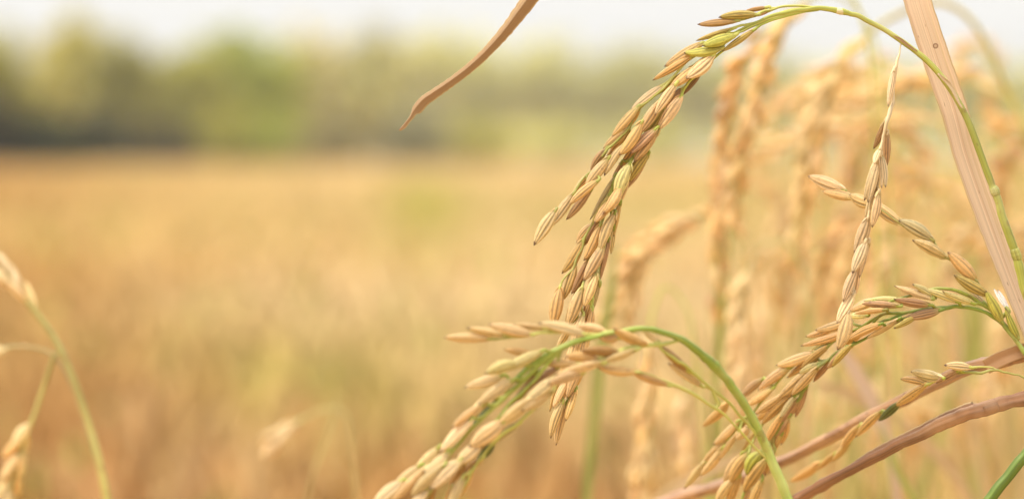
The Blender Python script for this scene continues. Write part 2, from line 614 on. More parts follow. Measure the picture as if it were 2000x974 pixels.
def field_colour(x, y):
    """albedo of the ripe crop by place: tawny to the left, yellow in the middle, a few green patches"""
    u = x / np.maximum(y, 0.1) / 0.171                     # -1 .. 1 across the view
    l = np.log(np.maximum(y, 0.5))
    straw = np.array([0.60, 0.41, 0.15]); tawny = np.array([0.40, 0.18, 0.048]); green = np.array([0.43, 0.38, 0.075]); buff = np.array([0.68, 0.48, 0.235])
    def blob(cu, cl, su, sl): return np.exp(-((u - cu) / su) ** 2 - ((l - cl) / sl) ** 2)
    t = 1.0 * blob(-0.85, 1.15, 0.75, 0.50) + 0.75 * blob(-1.15, 3.7, 0.42, 0.8) + 0.6 * blob(-0.1, 1.0, 0.6, 0.3) + 0.5 * blob(0.7, 1.0, 0.6, 0.5) + 0.65 * blob(-0.95, 2.1, 0.4, 0.4)
    g = 0.75 * blob(-0.17, 3.2, 0.08, 0.8) + 0.55 * blob(-0.38, 1.55, 0.22, 0.22) + 0.3 * blob(0.25, 3.0, 0.5, 0.6) + 0.5 * blob(-0.33, 1.0, 0.12, 0.14)
    b = 0.9 * blob(0.05, 2.4, 0.55, 0.8) + 0.8 * blob(-0.1, 3.9, 0.5, 0.8) + 0.5 * blob(-0.42, 2.0, 0.3, 0.3) + 0.6 * blob(-0.65, 1.25, 0.25, 0.14) + 0.6 * blob(0.6, 2.0, 0.5, 0.8)
    t, g, b = (np.clip(a, 0, 1)[:, None] for a in (t, g, b))
    c = straw * (1 - t) + tawny * t
    c = c * (1 - b) + buff * b
    return c * (1 - g) + green * g


def rice_field():
    Vs, Fs, Cs, base = [], [], [], 0
    zones = [(2.9, 8.0, 190, 1.0, 0.55), (8.0, 40.0, 26, 1.5, 2.0), (40.0, 150.0, 2.6, 3.2, 6.0)]
    for y0, y1, dens, s, mar in zones:
        area = 0.2 * (y1 ** 2 - y0 ** 2) + 2 * mar * (y1 - y0)
        n = int(area * dens)
        y = np.sqrt(rng.random(n) * (y1 ** 2 - y0 ** 2) + y0 ** 2)
        x = (rng.random(n) * 2 - 1) * (0.2 * y + mar)
        h = 0.69 + 0.04 * np.clip(rng.standard_normal(n), -2, 1.5)
        c0 = field_colour(x, y)
        for k in range(5):
            ear = k >= 3
            az = rng.random(n) * 2 * math.pi
            reach = (0.10 + 0.16 * rng.random(n)) * (1.0 if not ear else 0.7) * (0.7 + 0.3 * s)
            top = h * (0.92 + 0.14 * rng.random(n)) if not ear else h * (1.0 + 0.05 * rng.random(n))
            droop = (0.02 + 0.22 * rng.random(n)) if not ear else (0.10 + 0.10 * rng.random(n))
            w = (0.0042 if not ear else 0.0085) * s * (0.7 + 0.6 * rng.random(n))
            wz = rng.random(n) * 2 * math.pi
            ts = np.array([0.0, 0.45, 0.75, 0.9, 1.0])
            rr = np.array([0.0, 0.12, 0.42, 0.75, 1.0])
            zz = np.array([0.15, 0.72, 0.98, 0.97, 0.9])
            col = c0 * (0.78 + 0.45 * rng.random(n))[:, None]
            if not ear:
                gm = (rng.random(n) < 0.16)[:, None]
                col = np.where(gm, np.array([0.36, 0.36, 0.08]), col)
            pts = np.empty((n, 5, 2, 3)); cc = np.empty((n, 5, 2, 3))
            for i in range(5):
                cx = x + np.cos(az) * reach * rr[i]; cy = y + np.sin(az) * reach * rr[i]
                cz = top * zz[i] - (droop * max(0, (ts[i] - 0.7) / 0.3) ** 1.5)
                ww = w * (1.0 if i < 3 else (0.8 if i == 3 else 0.25)) * (0.5 if (ear and i < 2) else 1)
                for q, sg in enumerate((-1, 1)):
                    pts[:, i, q, 0] = cx + np.cos(wz) * ww * sg
                    pts[:, i, q, 1] = cy + np.sin(wz) * ww * sg
                    pts[:, i, q, 2] = cz + 0.3 * ww * sg
                    cc[:, i, q] = col
            idx = (np.arange(n) * 10)[:, None] + base
            for i in range(4):
                Fs.append(np.stack([idx[:, 0] + 2 * i, idx[:, 0] + 2 * i + 1, idx[:, 0] + 2 * i + 3, idx[:, 0] + 2 * i + 2], axis=1))
            Vs.append(pts.reshape(-1, 3)); Cs.append(cc.reshape(-1, 3)); base += n * 10
    o = np_mesh("rice_field", np.concatenate(Vs), np.concatenate(Fs), M_FIELD, np.concatenate(Cs), True)
    tag(o, "ripe golden rice crop filling the field as far as the trees", "rice field", kind="stuff")


rice_field()


def crown_cards(cx, cy, z0, z1, rx, col, nleaf, leaf, seed, dark=0.0):
    r = np.random.default_rng(seed)
    nc = 26
    cl = []
    while len(cl) < nc:
        p = r.random(3) * 2 - 1
        if np.dot(p, p) < 1: cl.append(p)
    cl = np.array(cl)
    H = (z1 - z0) / 2
    shade = 0.72 + 0.56 * r.random(nc)
    k = r.integers(0, nc, nleaf)
    off = r.standard_normal((nleaf, 3)) * 0.24
    p = cl[k] * 0.80 + off
    ctr = np.stack([cx + p[:, 0] * rx, cy + p[:, 1] * rx, z0 + H + p[:, 2] * H], axis=1)
    ctr[:, 2] = np.maximum(ctr[:, 2], 0.2)
    a = r.standard_normal((nleaf, 3)); a /= np.linalg.norm(a, axis=1)[:, None]
    b = np.cross(a, r.standard_normal((nleaf, 3))); b /= np.linalg.norm(b, axis=1)[:, None]
    sz = leaf * (0.6 + 0.8 * r.random(nleaf))[:, None]
    V = np.stack([ctr - a * sz, ctr - b * sz * 0.5, ctr + a * sz, ctr + b * sz * 0.5], axis=1)
    c = np.array(col) * (shade[k] * (0.8 + 0.4 * r.random(nleaf)))[:, None]
    C = np.repeat(c[:, None, :], 4, axis=1)
    F = np.arange(nleaf * 4).reshape(-1, 4)
    return V.reshape(-1, 3), F, C.reshape(-1, 3)


def tree(cxp, topp, wp, d, col, label, group, seed, name="tree", cat="tree", foot=0.22, dens=1.0):
    x = (cxp - 1000) / FPX * d
    H = CAMZ + (HORIZON - topp + (10 if name == 'tree' else 0)) / FPX * d
    rx = wp / 2 / FPX * d
    root = thing(name, (x, d, 0), label, cat, group)
    r = random.Random(seed)
    mb = MB()
    tr = 0.03 * H + 0.03
    tp = [Vector((x + r.uniform(-.02, .02) * H * i, d + r.uniform(-.02, .02) * H * i, H * 0.7 * i / 5 - 0.05)) for i in range(6)]
    mb.tube(tp, [tr * (1 - 0.14 * i) for i in range(6)], 9)
    for q in range(7):
        s = tp[r.randint(1, 4)]
        e = Vector((x + r.uniform(-.75, .75) * rx, d + r.uniform(-.75, .75) * rx, H * r.uniform(0.5, 0.9)))
        m = s.lerp(e, 0.5) + Vector((0, 0, 0.04 * H))
        mb.tube([s, m, e], [tr * 0.5, tr * 0.3, tr * 0.1], 6)
    mb.build("trunk", M_BARK, root)
    V, F, C = crown_cards(x, d, H * foot, H * 1.0, rx, col, int(2600 * dens), 0.055 * H + 0.05, seed)
    o = np_mesh("crown", V, F, M_CROWN, C)
    child(o, root)


TG = "trees along the far edge of the field"
SG = "shrubs along the foot of the trees"
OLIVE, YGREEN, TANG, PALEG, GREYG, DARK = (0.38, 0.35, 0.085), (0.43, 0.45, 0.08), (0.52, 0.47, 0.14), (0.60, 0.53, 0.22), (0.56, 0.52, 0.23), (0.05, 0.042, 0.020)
TREES = [
    (-30, 84, 190, 130, OLIVE, "olive tree cut off by the left edge above the dark shrub"),
    (140, 62, 150, 170, TANG, "tall yellowish tree crown rising highest near the left edge"),
    (262, 104, 150, 165, OLIVE, "brownish olive tree between the tall yellow crown and the green trees"),
    (360, 102, 150, 175, (0.42, 0.40, 0.085), "dull green tree left of the bright green tree"),
    (478, 84, 210, 180, YGREEN, "bright yellow-green broad tree, greenest of the tree line"),
    (628, 76, 150, 240, PALEG, "pale buff tree left of the greyish tree and the hanging dry leaf"),
    (735, 92, 130, 190, GREYG, "greyish green tree just behind the tip of the hanging dry leaf"),
    (870, 84, 210, 400, (0.58, 0.545, 0.19), "pale yellow tree behind the hanging curled dry leaf"),
    (1060, 102, 230, 400, (0.58, 0.545, 0.19), "pale yellow-green tree left of the main drooping panicle"),
    (1260, 112, 230, 400, (0.58, 0.545, 0.19), "light green tree behind the bend of the main drooping panicle"),
    (1450, 118, 220, 400, (0.58, 0.545, 0.19), "light green tree behind the blurred brown panicles"),
    (1650, 122, 240, 400, (0.58, 0.545, 0.19), "light green tree behind the withered hanging branch"),
    (1870, 126, 260, 400, (0.58, 0.545, 0.19), "pale tree behind the broad dry leaf"),
    (2060, 128, 220, 400, (0.58, 0.545, 0.19), "pale tree at the right edge behind the green stem"),
]
for i, (cx_, tp_, w_, d_, c_, lb_) in enumerate(TREES):
    tree(cx_, tp_, w_ * 1.1, d_, c_, lb_, TG, 100 + i)
SHRUBS = [
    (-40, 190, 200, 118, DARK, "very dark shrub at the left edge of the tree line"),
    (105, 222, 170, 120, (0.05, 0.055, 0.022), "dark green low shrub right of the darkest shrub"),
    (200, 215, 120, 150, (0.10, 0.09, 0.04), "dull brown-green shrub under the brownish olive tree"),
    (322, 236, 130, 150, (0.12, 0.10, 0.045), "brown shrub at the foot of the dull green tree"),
    (440, 222, 150, 165, (0.42, 0.39, 0.07), "green shrub at the foot of the bright green tree"),
    (540, 215, 110, 165, (0.42, 0.44, 0.08), "bright green shrub right below the bright green tree"),
    (655, 226, 130, 160, (0.36, 0.31, 0.14), "grey-brown shrub below the pale buff tree"),
    (810, 222, 130, 160, (0.34, 0.32, 0.18), "dark bluish grey shrub below the tip of the hanging dry leaf"),
    (930, 226, 150, 190, (0.55, 0.52, 0.15), "tan shrub right of the bluish grey shrub"),
    (1080, 230, 190, 330, (0.55, 0.52, 0.15), "yellowish shrub left of the main drooping panicle"),
    (1270, 232, 210, 330, (0.55, 0.52, 0.15), "greenish shrub behind the main drooping panicle"),
    (1480, 232, 230, 330, (0.55, 0.52, 0.15), "greenish shrub behind the blurred brown panicles"),
    (1720, 232, 260, 330, (0.55, 0.52, 0.15), "greenish shrub behind the withered hanging branch"),
    (1960, 232, 260, 330, (0.55, 0.52, 0.15), "greenish shrub at the right behind the broad dry leaf"),
]
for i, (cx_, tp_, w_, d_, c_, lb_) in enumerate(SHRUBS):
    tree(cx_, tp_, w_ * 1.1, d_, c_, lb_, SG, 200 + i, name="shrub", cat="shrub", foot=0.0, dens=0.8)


# ------------------------------------------------------------------ haze
def haze(density, top=40.0):
    V = [(x, y, z) for x in (-700, 700) for y in (-60, 700) for z in (-1.2, top)]
    F = [(0, 1, 3, 2), (4, 6, 7, 5), (0, 4, 5, 1), (2, 3, 7, 6), (0, 2, 6, 4), (1, 5, 7, 3)]
    m = bpy.data.materials.new("haze_air"); m.use_nodes = True
    t = m.node_tree; t.nodes.clear()
    o = t.nodes.new("ShaderNodeOutputMaterial"); p = t.nodes.new("ShaderNodeVolumePrincipled")
    p.inputs["Color"].default_value = (1.0, 0.95, 0.82, 1)
    p.inputs["Density"].default_value = density
    p.inputs["Anisotropy"].default_value = 0.2
    t.links.new(p.outputs[0], o.inputs["Volume"])
    tag(np_mesh("haze", V, F, m), "thin pale haze over the field and the trees", "haze", kind="stuff")


if HAZE: haze(HAZE)


# ------------------------------------------------------------------ leaves and bare stalks
def ribbon(name, px, dfun, color, parent, mat=None, fold=0.0, twist=None, sections=11, per=10, curl=0.0, ragged=0.0, face=None):
    """leaf blade: px = (x, y, width[, extra depth]); fold = depth of the V along the midrib in widths; a real thickness"""
    q = [(p[0], p[1], p[2], p[3] if len(p) > 3 else 0.0) for p in px]
    s = spline(q, per)
    pts = [P(x, y, dfun(x, y) + e) for x, y, w, e in s]
    wid = [max(w, 0.5) * (dfun(x, y) + e) / FPX for x, y, w, e in s]
    mb = MB()
    th = 0.00022
    rows, uvs = [], []
    L = 0
    rr = random.Random(len(px) * 7 + int(px[0][0]))
    for i, p in enumerate(pts):
        T = (pts[min(i + 1, len(pts) - 1)] - pts[max(i - 1, 0)]).normalized()
        V = Vector(face) if face else -CAM_F
        N = (V - T * V.dot(T)).normalized()
        if twist:
            a = twist(i / (len(pts) - 1))
            N = (Matrix.Rotation(a, 3, T) @ N)
        B = T.cross(N)
        if i: L += (pts[i] - pts[i - 1]).length
        ring, ur = [], []
        rag = [1 + ragged * rr.uniform(-1, 1), 1 + ragged * rr.uniform(-1, 1)]
        prof = []
        for j in range(sections):
            v = -1 + 2 * j / (sections - 1)
            z = fold * abs(v) + curl * v * v + 0.028 * math.exp(-(v / 0.10) ** 2) - 0.012 * math.cos(v * 26)
            prof.append((v, z))
        for v, z in prof:
            ring.append(p + B * (v * wid[i] / 2 * rag[v > 0]) + N * (z * wid[i] / 2))
            ur.append((0.5 + v / 2, L))
        for v, z in reversed(prof):
            ring.append(p + B * (v * wid[i] / 2 * rag[v > 0]) + N * (z * wid[i] / 2 - th))
            ur.append((0.5 + v / 2, L))
        rows.append(ring); uvs.append(ur)
    b, n = mb.grid(rows, uvs, True)
    mb.f.append(tuple(b + j for j in reversed(range(n))))
    mb.f.append(tuple(b + (len(rows) - 1) * n + j for j in range(n)))
    o = mb.build(name, mat or M_LEAF, parent, color)
    return o, pts


def stalk_to_ground(parent, p, color, d_r=0.0014, lean=(0.01, 0.0), mat=None, name="stem"):
    mb = MB()
    q = [p, p + Vector((lean[0] * 0.4, lean[1] * 0.4, -0.12)), Vector((p.x + lean[0], p.y + lean[1], p.z * 0.5)), Vector((p.x + lean[0] * 1.3, p.y + lean[1] * 1.3, -0.02))]
    q = [Vector(v) for v in spline(q, 8)]
    mb.tube(q, [d_r * (1 + 0.5 * i / len(q)) for i in range(len(q))], 10)
    return mb.build(name, mat or M_STEM, parent, color)


# broad dry leaf at the right
D0 = FOCUS
lf = thing("dry_leaf", Vector(P(2110, 1000, 0.715).xy.to_3d()), "broad pinkish tan dry leaf blade slanting down the right side behind the green stem", "dry leaf")
blade, bp_ = ribbon("blade", [(1690, -330, 30, .004), (1745, -160, 46, .002), (1792, 0, 53), (1833, 126, 54), (1864, 216, 53), (1886, 300, 51), (1933, 435, 50), (1971, 538, 46), (2016, 655, 42), (2060, 800, 36), (2100, 1000, 30)],
                    lambda x, y: 0.7065, (0.76, 0.57, 0.385), lf, fold=0.10, sections=23, twist=lambda t: 0.35 * math.sin(5 * t + 0.6), ragged=0.02, curl=0.10)
stalk_to_ground(lf, bp_[-1], (0.5, 0.36, 0.16), 0.0016)

# hanging curled dry leaf, upper middle
CURL = -0.60
lf2 = thing("dry_leaf", Vector(P(2200, 700, 0.74).xy.to_3d()), "narrow curled brown dry leaf hanging alone against the sky with a torn tip", "dry leaf")
blade2, bp2 = ribbon("blade", [(779, 254, 3.0), (787, 246, 8.0), (796, 235, 7.0), (802, 227, 9.0), (806, 219, 12.0), (809, 214, 20.0), (815, 206, 22.9), (826, 194, 22.2), (845, 181, 20.7), (872, 163, 19.2), (905, 139, 19.2), (932, 116, 20.0), (958, 90, 21.5), (984, 60, 24.4), (1008, 28, 28.1), (1036, -10, 32.6),
                               (1110, -110, 50.0), (1250, -230, 54.0), (1500, -330, 54.0), (1800, -330, 50.0), (2050, -180, 44.0), (2170, 100, 34.0), (2210, 500, 26.0), (2220, 700, 18.0)],
                     lambda x, y: 0.690 + max(0, x - 1100) * 0.00004, (0.38, 0.22, 0.095), lf2, fold=-0.85, sections=15,
                     twist=lambda t: CURL * (1 - 0.6 * min(1, t * 2.0)), ragged=0.06)
stalk_to_ground(lf2, bp2[-1], (0.45, 0.33, 0.13), 0.0014)


def stalk(label, px, dfun, color, mat, name="dry_stalk", cat="dry stalk", nodes=(), sides=16, rag=0.05, groove=0.0):
    pts, rad = curve3(px, dfun, 12)
    r = random.Random(len(px))
    rad = [v * (1 + rag * mnoise.noise(Vector((i * 0.35, 3.1, 0)))) for i, v in enumerate(rad)]
    root = thing(name, Vector((pts[-1].x, pts[-1].y, 0)), label, cat)
    mb = MB(); mb.tube(pts, rad, sides, groove=groove)
    mb.build("stem", mat, root, color)
    for nx_, ny_ in nodes:
        i = min(range(len(pts)), key=lambda k: (P(nx_, ny_, dfun(nx_, ny_)) - pts[k]).length)
        t = (pts[min(i + 1, len(pts) - 1)] - pts[max(0, i - 1)]).normalized()
        m = MB()
        m.tube([pts[i] + t * (k * 0.0006) for k in range(-3, 4)], [rad[i] * (1.0 + 0.06 * math.cos(k * math.pi / 6)) for k in range(-3, 4)], sides)
        m.build("node", mat, root, tuple(c * 0.86 for c in color))
    return root


def leaf_on(root, px, dfun, color, fold=0.2, **k):
    return ribbon("leaf", px, dfun, color, root, fold=fold, **k)


s1 = stalk("pale brown dry stalk, upper of the two crossing the lower right corner",
           [(2260, 640, 18.9), (2120, 660, 23.2), (2005, 690, 26.7), (1950, 706, 26.7), (1900, 716, 26.7), (1800, 762, 24.1), (1700, 812, 23.2), (1600, 864, 21.5), (1540, 895, 21.5), (1450, 932, 22.4), (1380, 955, 24.1), (1290, 985, 24.1), (1180, 1060, 24.1), (1090, 1300, 24.1), (1040, 3000, 25.8), (1030, 7700, 25.8)],
           lambda x, y: 0.712 + 0.10 * max(0, min(1, (1950 - x) / 650)), (0.38, 0.22, 0.125), M_DRY, nodes=[(1690, 818)], sides=36, groove=0.09, rag=0.12)
leaf_on(s1, [(1925, 716, 30), (1950, 702, 30), (1985, 688, 28), (2040, 672, 26), (2120, 640, 20), (2220, 590, 8)], lambda x, y: 0.7065, (0.60, 0.34, 0.165), fold=0.3)
s2 = stalk("reddish brown dry stalk, lower of the two crossing the lower right corner",
           [(2280, 690, 17.2), (2150, 728, 22.4), (2005, 776, 28.4), (1950, 789, 28.4), (1900, 804, 27.5), (1850, 823, 24.9), (1800, 847, 22.4), (1740, 876, 20.6), (1680, 907, 20.6), (1600, 949, 23.2), (1545, 984, 24.1), (1450, 1060, 24.1), (1380, 1300, 24.1), (1330, 3000, 25.8), (1320, 8400, 25.8)],
           lambda x, y: 0.703 + 0.035 * max(0, min(1, (1900 - x) / 350)), (0.22, 0.105, 0.05), M_DRY, nodes=[(1935, 794)], sides=36, groove=0.08, rag=0.12)
leaf_on(s2, [(1640, 925, 6), (1690, 898, 20), (1740, 872, 23), (1800, 844, 26), (1860, 815, 28), (1900, 800, 28), (1915, 796, 18)], lambda x, y: 0.7035 + 0.035 * max(0, min(1, (1900 - x) / 350)) - 0.0008, (0.29, 0.15, 0.07), fold=-0.5, curl=-0.5, ragged=0.05)
s3 = stalk("dark green live stem with small black specks in the bottom right corner",
           [(2200, 300, 8), (2170, 560, 14), (2100, 740, 18), (2005, 884, 21), (1968, 930, 22), (1925, 985, 22), (1870, 1080, 22), (1830, 1500, 22), (1815, 3000, 24), (1810, 8600, 26)],
           lambda x, y: 0.700, (0.13, 0.19, 0.025), M_STEM, name="green_stalk", cat="green stalk")

# ------------------------------------------------------------------ main drooping panicle
A_STEM = [(1430, 64, 3), (1455, 55, 5), (1480, 43, 7), (1520, 28, 8), (1560, 20, 9), (1600, 17, 10), (1634, 21, 11), (1645, 23, 12.5), (1660, 27, 10), (1690, 38, 10), (1750, 73, 10.5), (1800, 110, 11), (1850, 165, 12.5), (1885, 225, 13), (1915, 300, 14), (1938, 362, 15), (1943, 374, 18), (1948, 386, 15), (1960, 430, 16), (1985, 500, 17), (2000, 560, 17), (2030, 650, 18), (2060, 780, 18), (2085, 974, 18), (2110, 1500, 19), (2140, 3000, 22), (2150, 8760, 24)]
A_BR = [
    ([(1615, 16, 4), (1570, 13, 4.5), (1530, 14, 5), (1505, 19, 5), (1482, 26, 5), (1465, 34, 4), (1440, 41, 3)], GREEN_P, M_STEM, ''),
    ([(1610, 18, 4), (1560, 18, 5), (1520, 27, 5), (1490, 40, 5), (1463, 48, 5), (1445, 50, 5), (1430, 57, 5), (1412, 74, 4.5), (1385, 95, 4.5), (1350, 114, 5), (1325, 138, 4.5), (1295, 172, 5), (1268, 196, 5), (1247, 212, 4.5), (1236, 228, 4.5), (1231, 245, 5), (1217, 264, 4.5), (1200, 280, 4.5), (1187, 290, 5), (1176, 308, 4)], GREEN_P, M_STEM, ''),
    ([(1600, 18, 4), (1540, 27, 5), (1500, 38, 6), (1475, 50, 6), (1450, 61, 5), (1432, 69, 5), (1400, 96, 4), (1372, 115, 4.5), (1335, 146, 5), (1312, 172, 4.5), (1292, 192, 5), (1272, 212, 5), (1253, 238, 5), (1236, 262, 5), (1218, 281, 5.5), (1200, 299, 5.5), (1187, 311, 6), (1160, 331, 4.5), (1140, 348, 4), (1120, 378, 3.5), (1100, 402, 3.5), (1083, 413, 3)], GREEN_P, M_STEM, ''),
    ([(1600, 20, 4), (1560, 25, 4), (1520, 36, 5), (1490, 48, 5), (1470, 60, 5), (1440, 80, 5), (1406, 104, 5), (1380, 124, 5), (1362, 146, 5), (1345, 160, 6), (1334, 178, 6), (1326, 196, 6), (1306, 226, 5), (1285, 251, 6), (1262, 274, 5), (1246, 296, 6), (1232, 314, 6), (1212, 340, 6), (1200, 352, 5.5), (1196, 366, 5), (1194, 395, 5), (1192, 430, 5), (1178, 470, 5), (1170, 520, 5), (1160, 570, 5), (1153, 606, 5), (1143, 650, 4.5), (1130, 700, 4.5), (1118, 760, 4), (1105, 795, 3.5)], GREEN, M_STEM, ''),
    ([(1198, 358, 4.5), (1186, 385, 4.5), (1168, 420, 4.5), (1152, 446, 4), (1142, 466, 4.5), (1136, 486, 4), (1126, 508, 4.5), (1118, 524, 4), (1104, 541, 4), (1096, 556, 4), (1092, 568, 3)], GREEN_P, M_STEM, ''),
    ([(1185, 400, 4), (1178, 430, 4), (1168, 455, 4), (1158, 490, 4), (1150, 512, 4), (1142, 540, 4), (1138, 566, 4), (1130, 610, 4), (1122, 660, 4), (1112, 710, 4), (1100, 760, 4), (1094, 790, 3)], GREEN_P, M_STEM, ''),
    ([(1762, 82, 2.5), (1757, 100, 3), (1752, 122, 6), (1748, 145, 7), (1745, 170, 7), (1743, 200, 7), (1737, 222, 9), (1731, 240, 8), (1727, 262, 6), (1722, 285, 6), (1717, 315, 6), (1714, 345, 6), (1712, 372, 6), (1700, 395, 5), (1697, 420, 5), (1692, 445, 5), (1690, 470, 5), (1678, 500, 5), (1672, 528, 6), (1668, 555, 5), (1665, 577, 6), (1658, 600, 5), (1655, 616, 5)], (0.64, 0.47, 0.24), M_WITHER, 'w'),
]
A_GR = """
1498 15 1457 22 9 R .3;1476 29 1409 33.5 14 Y -.3;1437 41 1368 48 15 R -.2;1503 21 1474 32 8 B .8;1431 56 1365 78 11 Y 0;1434 69 1376 88.5 20 G -1;1471 60 1415 98 12 Y -.5;
1406 95 1341 103 21 G -.6;1367 87 1303 127 20 O 0;1346 113 1280 153.5 15 O -.2;1391 110 1344 150 23 Ph -.8;1356 132 1312 168 21 O -.2;1330 146 1280 185 15 Y .6;1368 144 1336 183 10 D .8;
1292 169 1236 212 17 Ph .2;1319 166 1282 220 15 Ph -1.4;1331 176 1293 214 16 B .4;1328 192 1287 250 24 Ph -.6;1244 211 1198 263 18 O 0;1247 215 1224 252 13 O .9;1286 202 1249 259 20 T -.7;1293 215 1261 260 19 Y .4;
1223 255 1181 290 19 Ph .1;1226 261 1188 302 13 O .9;1251 242 1213 299 21 O -1.2;1280 253 1234 297 19 Bh -1;1284 255 1241 312 21 O -.3;1217 285 1183 339 21 T -.6;1238 289 1212 323 19 O .3;1184 292 1156 333 16 B .3;
1264 302 1230 352 20 Y .2;1262 309 1226 365 12 B .9;1229 324 1206 387 24 g -1;1226 348 1206 402 16 P .4;1187 311 1146 363 19 T -.6;1166 354 1116 396 15 O -1.2;1152 373 1110 425 17 B -.2;1160 334 1119 380 13 T .5;1172 338 1140 372 13 T 1;
1119 380 1076 440 17 Ph -.3;1084 413 1046 474 21 P -.3;1200 346 1156 423 12 K .4;1191 381 1158 433 11 Y -.2;1214 318 1196 350 12 B 1;1209 370 1181 414 20 O -1.3;1189 396 1163 432 19 O -.7;
1211 398 1199 457 14 O .3;1200 419 1174 485 23 T -1.3;1199 447 1194 492 11 K .8;1169 430 1143 476 13 B .2;1171 442 1143 504 18 O -.4;1155 440 1128 472 14 T 1;1136 472 1100 529 19 O .2;1139 475 1124 517 13 O 1;
1122 522 1100 582 17 O .2;1093 565 1081 631 23 O -.2;1177 483 1143 543 21 T -1.2;1188 472 1172 543 15 B .2;1149 509 1119 569 17 Bh -.3;1155 514 1122 578 15 B .6;1164 537 1142 595 24 T -1.3;1169 541 1149 594 14 Y .6;
1171 557 1156 608 11 K .2;1135 566 1111 631 25 T -1.2;1126 575 1105 634 15 T 0;1151 592 1135 650 17 O .1;1156 606 1142 664 16 O -.2;1138 618 1120 672 18 T -.8;1148 640 1136 700 15 T .3;
1114 634 1089 678 16 T .2;1122 660 1108 712 18 T -.6;1144 655 1130 708 16 O -.3;1112 690 1098 744 15 O .2;1128 690 1118 742 17 T -.7;1140 700 1126 752 15 O .3;
1133 716 1109 773 19 T -.8;1109 737 1082 792 19 T -.5;1092 742 1075 799 11 O .4;1124 763 1106 817 17 O -.4;1098 788 1077 850 18 T -.8;1106 790 1088 863 19 T -.2;1112 730 1098 778 15 B .8;
1746 139 1735 203 11 Wh -.5 w;1729 238 1708 287 12 Bh .2 w;1733 262 1732 321 13 Bh .3 w;1722 302 1729 361 10 Wh 0 w;1719 305 1722 363 9 Wh -.4 w;1719 290 1708 318 9 Wh -.5 w;
1711 318 1690 386 17 Wh -.3 w;1714 318 1697 390 15 Wh -.8 w;1716 378 1704 439 17 Wh -.8 w;1704 380 1692 428 10 Wh .2 w;1694 430 1671 490 19 Wh -.5 w;1696 474 1680 537 15 Wh 0 w;1689 474 1666 529 17 Wh -.8 w;1672 526 1649 585 17 Wh -.6 w;1676 527 1667 580 12 Wh .1 w;1666 575 1637 627 18 Wh -.4 w;1656 614 1638 678 23 T -.9 w
"""
PA = traced_panicle("largest sharp rice panicle, arching from the right and drooping heavily to the middle", None,
               A_STEM, A_BR, A_GR, lambda x, y: 0.700 - 0.006 * max(0, min(1, (y - 90) / 150)) * (1 if x > 1600 and x < 1765 else 0), (0.36, 0.36, 0.065))

def node_on(root, x, y, x2, y2, d, w, color, mat=M_STEM):
    a, b = P(x, y, d), P(x2, y2, d)
    t = (b - a).normalized(); m = MB()
    ks = [k / 5 for k in range(-5, 6)]
    m.tube([a.lerp(b, 0.5 + 0.5 * k) for k in ks], [w / 2 * PXM * (1.02 + 0.16 * (1 - k * k) * (1 + 0.25 * math.sin(9 * k))) for k in ks], 14)
    m.build("node", mat, root, color)


node_on(PA, 1634, 21, 1648, 24, 0.700, 11.5, (0.58, 0.50, 0.28))
node_on(PA, 1940, 366, 1946, 381, 0.700, 16, (0.50, 0.46, 0.20))
node_on(PA, 1981, 486, 1988, 508, 0.700, 17, (0.36, 0.34, 0.08))
ribbon("sheath", [(1832, 144, 3), (1842, 153, 7), (1853, 163, 8), (1863, 180, 7), (1871, 198, 6), (1880, 212, 2)], lambda x, y: 0.6985, (0.70, 0.54, 0.34), PA, M_LEAF, fold=0.5, sections=7, per=6, ragged=0.15, twist=lambda t: 0.5 * math.sin(6 * t))
ribbon("sheath", [(1746, 70, 2), (1760, 78, 5), (1775, 90, 5), (1792, 101, 2)], lambda x, y: 0.6988, (0.40, 0.24, 0.11), PA, M_LEAF, fold=0.4, sections=7, per=6, ragged=0.15)

